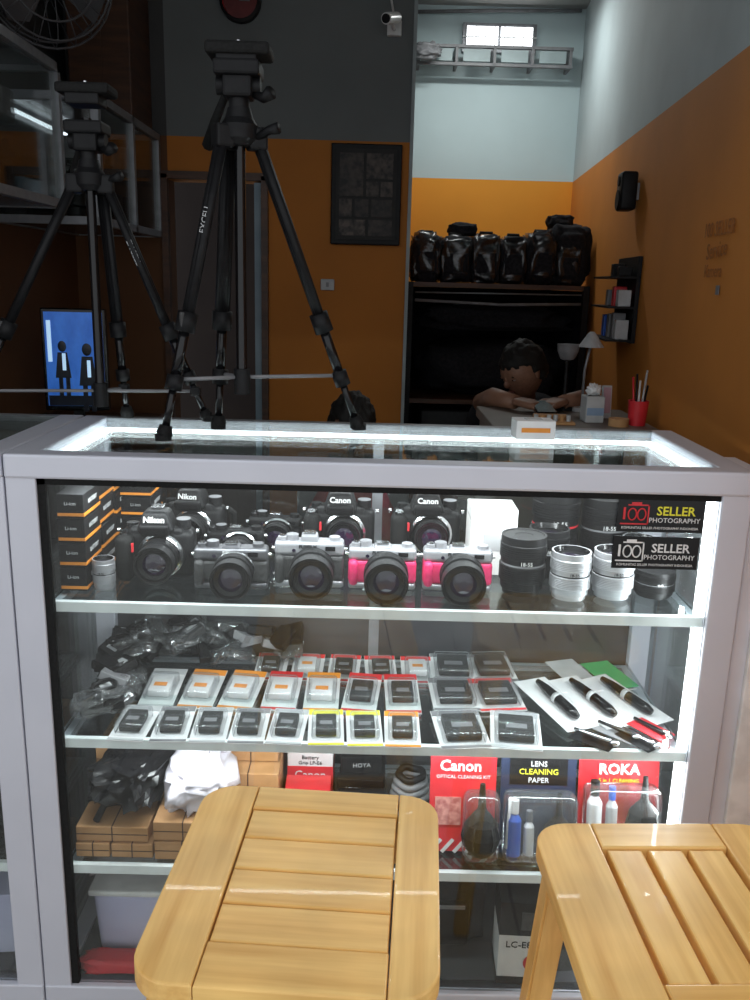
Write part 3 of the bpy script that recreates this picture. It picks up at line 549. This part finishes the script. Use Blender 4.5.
# ------------------------------------------------------------ tripods
ZT=1.0455
def tripod(name,apex,feet,ztop,zsh,zsp,s=1,tw=.0125,lab=0,txt="EXCELL"):
    m=M(name); A=Vector(apex); cx,cy=A.x,A.y
    m.cyl((cx,cy,zsp-.02),(cx,cy,ztop-.06*s),.009*s,BLKG); m.cyl((cx,cy,zsp-.028),(cx,cy,zsp+.014),.014*s,BLK)
    m.lathe([(0,0),(.020*s,0),(.027*s,.01*s),(.029*s,.03*s),(.022*s,.04*s),(.018*s,.055*s),(0,.055*s)],BLK,(cx,cy,zsh-.012*s))
    zh=zsh+.035*s
    m.cyl((cx,cy,zh),(cx,cy,zh+.03*s),.016*s,BLK); m.box((cx,cy,zh+.038*s),(.045*s,.048*s,.034*s),BLK,.005*s); m.cyl((cx-.034*s,cy,zh+.04*s),(cx+.034*s,cy,zh+.04*s),.014*s,BLK)
    m.box((cx,cy,zh+.062*s),(.070*s,.064*s,.022*s),BLK,.004*s); m.box((cx+.002,cy,ztop-.012*s),(.098*s,.068*s,.018*s),RUB,.005*s); m.box((cx,cy,ztop-.028*s),(.062*s,.055*s,.022*s),BLK,.003*s); m.cyl((cx,cy,ztop-.004*s),(cx,cy,ztop+.004*s),.004*s,CHR)
    m.tube([(cx+.02*s,cy,zh+.03*s),(cx+.04*s,cy-.01,zh+.022*s),(cx+.052*s,cy-.02,zh+.028*s)],[.006*s,.008*s,.011*s],BLK)
    m.tube([(cx-.02*s,cy+.02,zh+.04*s),(cx-.05*s,cy+.07*s,zh-.0*s),(cx-.07*s,cy+.12*s,zh-.03*s)],[.006*s,.008*s,.012*s],RUB)
    m.tube([(cx+.025*s,cy,zsh),(cx+.048*s,cy-.005,zsh+.012*s),(cx+.062*s,cy-.012,zsh+.014*s)],[.006*s,.007*s,.009*s],BLK)
    for i,f in enumerate(feet):
        F=Vector(f); hz=Vector((F.x-cx,F.y-cy,0)).normalized(); S=Vector((cx,cy,zsh))+hz*.028*s; d=(F-S); side=Vector((-hz.y,hz.x,0))
        m.box(tuple(S),(.030*s,.030*s,.034*s),BLK,.004*s,rot=(0,0,math.atan2(hz.y,hz.x)))
        K=S+d*.60; K2=S+d*.80
        for sg in (-1,1): m.tube([S+side*sg*.006*s,K+side*sg*.006*s],tw*.62*s,BLK,10)
        m.tube([S+hz*.002,K],tw*.75*s,BLK,12)
        m.tube([K-d*.03,K+d*.035],tw*1.3*s,BLK,14); m.tube([K,K2],tw*.68*s,BLKG,12); m.tube([K2-d*.02,K2+d*.03],tw*1.1*s,BLK,14)
        m.tube([K2,F-d*.03],tw*.5*s,BLKG,12); m.tube([F-d*.05,F-d*.02,F+Vector((0,0,.006))],[tw*.8*s,tw*1.1*s,tw*.9*s],RUB,12); m.cyl((F.x,F.y,F.z),(F.x,F.y,F.z+.01),tw*1.05*s,RUB)
        m.box(tuple(K+hz*.008+side*.008),(.012*s,.008*s,.03*s),LEA,.002,rot=(0,0,math.atan2(hz.y,hz.x)))
        q=(S.z-zsp)/(S.z-F.z); Q=S+d*q; m.tube([(cx,cy,zsp),tuple(Q)],.0032*s,GREY,8); m.box(tuple(Q),(.02*s,.02*s,.018*s),BLK,.003)
        if i==lab:
            X=(-d if d.x<0 else d).normalized(); 
            Zv=Vector((0,-1,0)); Zv=(Zv-X*Zv.dot(X)).normalized(); Yv=Zv.cross(X); R3=Matrix((X,Yv,Zv)).transposed()
            m.text(txt,tuple(S+d*.27+Zv*(tw*.95*s)),.013,GRYL,rot=tuple(R3.to_euler()))
    return m.done()
tripod("camera_tripod",(-.218,1.45,0),[(-.335,1.375,ZT),(-.022,1.53,ZT),(-.268,1.50,ZT)],1.65,1.515,1.142,1.0)
tripod("camera_tripod",(-.487,1.55,0),[(-.715,1.50,ZT),(-.455,1.60,ZT),(-.30,1.58,ZT)],1.607,1.45,1.10,.9,lab=2)
m=M("small_carton",(.282,1.49,ZT+.0005),(0,0,.05)); m.box((0,0,.016),(.068,.045,.032),WHT,.001); m.box((0,-.0227,.016),(.05,.001,.008),ORG); m.box((.0,0,.0325),(.03,.02,.001),GRYL); m.done()
# ------------------------------------------------------------ desk behind with items
ZD=.955
DK=pm("desk_laminate",(.16,.13,.11),(.12,.10,.085),8,.5)
m=M("service_desk"); m.bx(.31,.74,2.18,2.55,ZD-.03,ZD,DK,.003)
for x in (.32,.70): m.bx(x,x+.02,2.2,2.53,0,ZD-.03,DK)
m.bx(.34,.70,2.2,2.215,.4,ZD-.03,DK); m.done()
m=M("tissue_box",(.590,2.30,ZD),(0,0,.1)); m.box((0,0,.035),(.05,.05,.07),GRYL,.003); m.box((0,-.026,.03),(.046,.001,.02),pm("pale_blue",(.25,.35,.5),None,10,.5)); m.box((0,0,.0705),(.03,.02,.001),BLK); m.blob((0,0,.085),(.035,.02,.03),WHT,.9,.6,3,seed=2); m.done()
m=M("pen_cup",(.70,2.26,ZD)); m.lathe([(0,0),(.022,0),(.027,.065),(.024,.065),(.020,.006),(0,.006)],RED)
for i in range(5): m.tube([(.008*math.cos(i*1.3),.008*math.sin(i*1.3),.01),(.020*math.cos(i*1.3),.020*math.sin(i*1.3),.105+.01*i)],.0028,[BLK,WHP,RED,BLK,GRYL][i],6)
m.done()
m=M("desk_lamp",(.61,2.50,ZD)); m.cyl((0,0,0),(0,0,.012),.03,GRYL); m.tube([(0,0,.012),(0,0,.12),(.01,-.01,.2)],.004,ALUD); m.lathe([(.006,.228),(.012,.222),(.036,.185),(.034,.185),(.006,.222)],GRYL,(.01,-.01,0)); m.done()
m=M("chrome_bowl",(.56,2.51,ZD)); m.cyl((0,0,0),(0,0,.012),.028,BLK); m.cyl((0,0,0),(0,0,.14),.005,BLK); m.lathe([(0,.14),(.02,.148),(.030,.17),(.032,.19),(.028,.19),(.018,.16),(0,.155)],GREY); m.done()
m=M("tool_tray",(.47,2.26,ZD)); m.bx(-.05,.06,-.04,.04,0,.008,KRAFT,.002)
for i in range(6): m.cyl((-.04+i*.017,-.02,.008),(-.04+i*.017,-.02,.024),.006,[GRYL,KRAFT,GRYL][i%3])
m.bx(-.04,.05,.0,.03,.008,.02,KRAFT,.002); m.done()
m=M("sticky_tape_roll",(.645,2.235,ZD)); m.lathe([(.014,0),(.026,0),(.026,.02),(.014,.02),(.014,0)],KRAFT); m.done()
m=M("framed_price_card",(.645,2.37,ZD)); m.box((0,0,.045),(.028,.008,.09),GRYL,.002,rot=(-.1,0,.1)); m.box((0,-.006,.05),(.020,.002,.07),pm("card_pink",(.5,.3,.35),None,20,.5),rot=(-.1,0,.1)); m.done()
# ------------------------------------------------------------ people
def skin_body(name,V,E,R_,mat,parent,root=0):
    me=bpy.data.meshes.new(name); me.from_pydata(V,E,[]); me.materials.append(mat); o=bpy.data.objects.new(name,me); COL.objects.link(o); o.parent=parent
    md=o.modifiers.new("Skin",'SKIN'); md.use_smooth_shade=True
    for i,r in enumerate(R_): me.skin_vertices[0].data[i].radius=(r if isinstance(r,tuple) else (r,r))
    me.skin_vertices[0].data[root].use_root=True
    s=o.modifiers.new("Sub",'SUBSURF'); s.levels=2; s.render_levels=2
    return o
LIP=pm("lips",(.17,.06,.05),None,20,.5); EYE=pm("eye_white",(.3,.28,.26),None,20,.3)
def head(name,loc,rot,h,parent):
    m=M(name,loc,rot,h)
    def sk(c):
        x,y,z=c; 
        if z<0: x*=1+.30*z; y=y*(1+.12*z)-(.10*-z if y<0 else -.12*z*y)
        if y<0 and z<.1: y*=.93
        return Vector((x,y,z))
    m.ell((0,0,0),(.35,.43,.5),SKIN,fn=sk,u=32,v=24)
    m.ell((0,-.41,-.07),(.045,.075,.075),SKIN,rot=(.25,0,0)); m.ell((0,-.39,.02),(.03,.05,.09),SKIN)
    for sx in (-1,1):
        m.ell((sx*.135,-.352,.01),(.050,.030,.020),EYE); m.ell((sx*.135,-.376,.006),(.020,.010,.016),BLKG); m.ell((sx*.135,-.356,.028),(.062,.036,.020),SKIN); m.box((sx*.135,-.378,.075),(.10,.02,.014),HAIR,.005,rot=(0,sx*.15,0)); m.ell((sx*.355,.02,-.02),(.03,.06,.09),SKIN,rot=(0,0,sx*.3))
    m.ell((0,-.365,-.23),(.08,.035,.014),LIP); m.ell((0,-.36,-.256),(.068,.035,.014),LIP); m.ell((0,-.30,-.40),(.10,.09,.07),SKIN)
    def hr(c):
        n=1+.10*noise.noise(c*5)+.04*noise.noise(c*14); 
        if (c.y<-.25 and c.z<.34+.12*noise.noise(Vector((c.x*7,0,0)))) or c.z<-.45 or (c.z<-.05 and c.y<.15): n*=.80
        return c*n
    m.ell((0,.02,.03),(.39,.46,.53),HAIR,fn=hr,u=48,v=36)
    return m.done(parent)
def hand(name,wr,tip,up,parent,s=1,curl=.4,flip=1):
    m=M(name); W=Vector(wr); d=(Vector(tip)-W).normalized(); u=Vector(up); u=(u-d*u.dot(d)).normalized(); s0=d.cross(u).normalized(); sd=s0*flip
    P=W+d*.045*s
    rot=Matrix((s0,d,-u)).transposed(); 
    if rot.determinant()<0: rot=Matrix((s0,d,u)).transposed()
    m.box(tuple(P),(.066*s,.082*s,.024*s),SKIN,.010*s,rot=tuple(rot.to_euler()),seg=3)
    for i,(o,l) in enumerate([(-.024,.062),(-.008,.070),(.008,.065),(.024,.052)]):
        b=P+d*.036*s+sd*o*s; pts=[b-d*.01*s]; cur=b; an=0
        for k,fr in enumerate((.42,.33,.25)):
            an+=curl*(.7+.25*k); dd=d*math.cos(an)-u*math.sin(an); pts.append(cur); cur=cur+dd*l*fr*s
        pts.append(cur); m.tube(pts,[.0085*s,.0085*s,.0078*s,.007*s,.0055*s],SKIN,10); m.ell(tuple(cur),(.0057*s,)*3,SKIN)
    b=P-d*.02*s-sd*.028*s; m.tube([b,b-sd*.02*s+d*.02*s,b-sd*.026*s+d*.045*s-u*.005*s,b-sd*.018*s+d*.062*s-u*.01*s],[.011*s,.010*s,.0088*s,.006*s],SKIN,10)
    return m.done(parent)
E0=bpy.data.objects.new("man_at_desk",None); COL.objects.link(E0)
V=[(.52,3.02,.50),(.52,3.0,.64),(.52,2.95,.77),(.52,2.88,.885),(.50,2.85,.955),
   (.42,2.87,.89),(.345,2.78,.86),(.34,2.66,.935),
   (.62,2.87,.89),(.685,2.78,.86),(.67,2.68,.935),
   (.44,2.98,.48),(.42,2.70,.50),(.60,2.98,.48),(.62,2.70,.50)]
E=[(0,1),(1,2),(2,3),(3,4),(3,5),(5,6),(6,7),(3,8),(8,9),(9,10),(0,11),(11,12),(0,13),(13,14)]
Rr=[(.11,.09),(.105,.08),(.115,.085),(.09,.07),.042,.055,.045,.036,.055,.045,.036,.075,.055,.075,.055]
skin_body("torso",V,E,Rr,CLOTH,E0)
for nm,x in (("shin_1",.42),("shin_2",.62)):
    m=M(nm); m.tube([(x,2.70,.50),(x,2.72,.28),(x,2.74,.06)],[.05,.045,.03],CLOTH,14); m.box((x,2.69,.03),(.07,.19,.06),BLK,.02,seg=3); m.done(E0)
m=M("neck"); m.tube([(.505,2.86,.93),(.495,2.83,.98),(.488,2.81,1.02)],[.04,.037,.037],SKIN,16); m.done(E0)
head("head",(.482,2.785,1.040),(math.radians(24),0,math.radians(-58)),.178,E0)
m=M("forearms"); m.tube([(.34,2.66,.95),(.36,2.56,.982),(.41,2.47,.980)],[.030,.028,.021],SKIN,14); m.tube([(.67,2.68,.95),(.63,2.57,.982),(.55,2.49,.980)],[.030,.028,.021],SKIN,14); m.done(E0)
hand("hand_1",(.41,2.47,.985),(.47,2.42,.975),(0,0,1),E0,.85,.5,1); hand("hand_2",(.55,2.49,.985),(.49,2.43,.975),(0,0,1),E0,.85,.5,-1)
m=M("phone_held"); m.box((.48,2.41,.975),(.055,.10,.008),BLKG,.002,rot=(.2,0,.1)); m.done(E0)
m=M("round_stool"); m.cyl((.52,3.02,.36),(.52,3.02,.395),.16,BLK)
for i in range(4):
    an=i*math.pi/2+.78; m.tube([(.52+.12*math.cos(an),3.02+.12*math.sin(an),.36),(.52+.17*math.cos(an),3.02+.17*math.sin(an),0)],.012,ALUD)
m.done()
E1=bpy.data.objects.new("seated_child",None); COL.objects.link(E1)
V=[(-.05,2.42,.42),(-.05,2.41,.55),(-.05,2.39,.68),(-.05,2.37,.77),(-.12,2.38,.72),(-.17,2.34,.60),(.02,2.38,.72),(.07,2.34,.60),(-.11,2.36,.40),(-.11,2.12,.42),(.01,2.36,.40),(.01,2.12,.42),(-.13,2.20,.50),(.03,2.20,.50)]
E=[(0,1),(1,2),(2,3),(2,4),(4,5),(5,12),(2,6),(6,7),(7,13),(0,8),(8,9),(0,10),(10,11)]
skin_body("torso",V,E,[(.09,.075),(.085,.07),(.085,.065),.035,.042,.034,.042,.034,.06,.045,.06,.045,.026,.026],pm("shirt_red",(.25,.03,.03),None,30,.8),E1)
m=M("shins"); 
for x in (-.11,.01): m.tube([(x,2.12,.42),(x,2.13,.2),(x,2.13,.05)],[.042,.038,.028],NAVY,12); m.box((x,2.10,.025),(.055,.15,.05),BLK,.015)
m.done(E1)
m=M("neck"); m.tube([(-.05,2.37,.75),(-.05,2.35,.86)],[.033,.032],SKIN,14); m.done(E1)
head("head",(-.052,2.33,.925),(math.radians(30),0,math.radians(20)),.165,E1)
hand("hand_1",(-.13,2.20,.50),(-.12,2.12,.49),(0,0,1),E1,.75,.3,1); hand("hand_2",(.03,2.20,.50),(.02,2.12,.49),(0,0,1),E1,.75,.3,-1)
m=M("plastic_chair"); m.bx(-.22,.12,2.24,2.54,.31,.335,GREY,.01); m.bx(-.22,.12,2.55,2.58,.32,.80,GREY,.01)
for x in (-.20,.10):
    for y in (2.26,2.55): m.tube([(x,y,.31),(x*1.05,y,0)],.013,GREY)
m.done()
# ------------------------------------------------------------ stools
def stool(name,loc,rz,w,d,ax):
    m=M(name,loc,(0,0,rz)); H=.633; th=.026; r=.045
    def board(poly,mat,z1=H,t=th,bev=.0025):
        tb=bmesh.new(); vs=[tb.verts.new((p[0],p[1],z1-t)) for p in poly]; f=tb.faces.new(vs); ex=bmesh.ops.extrude_face_region(tb,geom=[f])
        for g in ex["geom"]:
            if isinstance(g,bmesh.types.BMVert): g.co.z=z1
        bmesh.ops.recalc_face_normals(tb,faces=tb.faces[:])
        ed=[e for e in tb.edges if abs(e.verts[0].co.z-e.verts[1].co.z)<1e-6]
        bmesh.ops.bevel(tb,geom=ed,offset=bev,segments=2,affect='EDGES',profile=.5); m.add(tb,mat,False)
    X,Y=w/2,d/2; bw=.052; bs=.07; g=.0006
    if ax: bs=.078
    def arc(cx,cy,a0,a1,n=7): return [(cx+r*math.cos(a0+(a1-a0)*i/n),cy+r*math.sin(a0+(a1-a0)*i/n)) for i in range(n+1)]
    hp=math.pi/2
    if ax==0:
        board([(-X+bs-g,-Y),(-X+bs-g,Y)]+arc(-X+r,Y-r,hp,2*hp)+arc(-X+r,-Y+r,2*hp,3*hp),WDY)
        board([(X-bw+g,Y),(X-bw+g,-Y)]+arc(X-r,-Y+r,3*hp,4*hp)+arc(X-r,Y-r,0,hp),WDY)
        x0,x1=-X+bs+g,X-bw-g
        board([(x0,Y-.048),(x1,Y-.048),(x1,Y),(x0,Y)],WDX); board([(x0,-Y),(x1,-Y),(x1,-Y+.06),(x0,-Y+.06)],WDX)
        n=4; y0=-Y+.0615; y1=Y-.0495; st=(y1-y0)/n
        for i in range(n): board([(x0+.001,y0+i*st+.0012),(x1-.001,y0+i*st+.0012),(x1-.001,y0+(i+1)*st-.0012),(x0+.001,y0+(i+1)*st-.0012)],WDX,H-.002)
    else:
        board([(-X+bs-g,-Y),(-X+bs-g,Y)]+arc(-X+r,Y-r,hp,2*hp)+arc(-X+r,-Y+r,2*hp,3*hp),WDY)
        board([(X-bs+g,Y),(X-bs+g,-Y)]+arc(X-r,-Y+r,3*hp,4*hp)+arc(X-r,Y-r,0,hp),WDY)
        x0,x1=-X+bs+g,X-bs-g
        board([(x0,Y-.05),(x1,Y-.05),(x1,Y),(x0,Y)],WDX); board([(x0,-Y),(x1,-Y),(x1,-Y+.05),(x0,-Y+.05)],WDX)
        n=3; st=(x1-x0-.004)/n
        for i in range(n):
            a0=x0+.002+i*st+.004; a1=a0+st-.008; board([(a0,-Y+.052),(a1,-Y+.052),(a1,Y-.052),(a0,Y-.052)],WDY,H-.002,.018)
    for (cx,cy,sx,sy) in ((0,Y-.035,w-.09,.018),(0,-Y+.035,w-.09,.018),(X-.035,0,.018,d-.09),(-X+.035,0,.018,d-.09)):
        m.box((cx,cy,H-th-.025),(sx,sy,.05),WDX if sx>sy else WDY,.002)
    for sx in (-1,1):
        for sy in (-1,1):
            p0=Vector((sx*(X-.035),sy*(Y-.035),H-th)); p1=Vector((sx*(X+.005),sy*(Y+.005),0))
            t=bmesh.new(); q=.017; a_=[t.verts.new(p0+Vector((i*q,j*q,0))) for i,j in ((-1,-1),(1,-1),(1,1),(-1,1))]; b_=[t.verts.new(p1+Vector((i*q*.9,j*q*.9,0))) for i,j in ((-1,-1),(1,-1),(1,1),(-1,1))]
            t.faces.new(a_);t.faces.new(b_[::-1])
            for k in range(4): t.faces.new((a_[k],b_[k],b_[(k+1)%4],a_[(k+1)%4]))
            bmesh.ops.recalc_face_normals(t,faces=t.faces[:]); bmesh.ops.bevel(t,geom=t.edges[:],offset=.003,segments=2,affect='EDGES'); m.add(t,WDZ)
    for zz in (.16,.34):
        k=(H-th-zz)/(H-th)*.04; ex=X-.035+k; ey=Y-.035+k
        if zz<.2:
            m.box((0,ey,zz),(2*ex,.018,.028),WDX,.002); m.box((0,-ey,zz),(2*ex,.018,.028),WDX,.002)
        else:
            m.box((ex,0,zz),(.018,2*ey,.028),WDY,.002); m.box((-ex,0,zz),(.018,2*ey,.028),WDY,.002)
    return m.done()
stool("wooden_stool",(-.064,.866,0),math.radians(-3.6),.312,.345,0)
stool("wooden_stool",(.380,.824,0),math.radians(2),.314,.314,1)
# ------------------------------------------------------------ lights
w=bpy.data.worlds.new("World"); bpy.context.scene.world=w; w.use_nodes=True; nt=w.node_tree; bg=nt.nodes["Background"]
bg.inputs[0].default_value=(.92,.96,1,1); bg.inputs[1].default_value=1.08
m=M("added_fill_tube"); m.bx(.20,.70,3.75,3.81,2.49,2.53,WHP,.003); m.cyl((.23,3.78,2.475),(.67,3.78,2.475),.013,pm("fill_tube_glow",(1,1,1),(1,1,1),5,.5,emit=4)); T=m.done()  # out-of-view tube added to brighten the recess, standing in for skylight
light("added_fill_light",(.45,3.78,2.45),(0,0,0),.45,.06,5.5,(.95,1,.98),T)  # added fill for the recess walls
# ------------------------------------------------------------ camera
cd=bpy.data.cameras.new("camera"); cd.sensor_width=36; cd.lens=31.08; cd.clip_start=.05
co=bpy.data.objects.new("camera",cd); COL.objects.link(co)
r=Vector((0.99965,-0.00015,0.02647)); d=Vector((0.02564,-0.24362,-0.96953)); f=Vector((0.0066,0.96987,-0.24353))
mx=Matrix((r,-d,-f)).transposed().to_4x4(); mx.translation=(0,0,1.30); co.matrix_world=mx
bpy.context.scene.camera=co
bpy.context.scene.view_settings.view_transform='Standard'
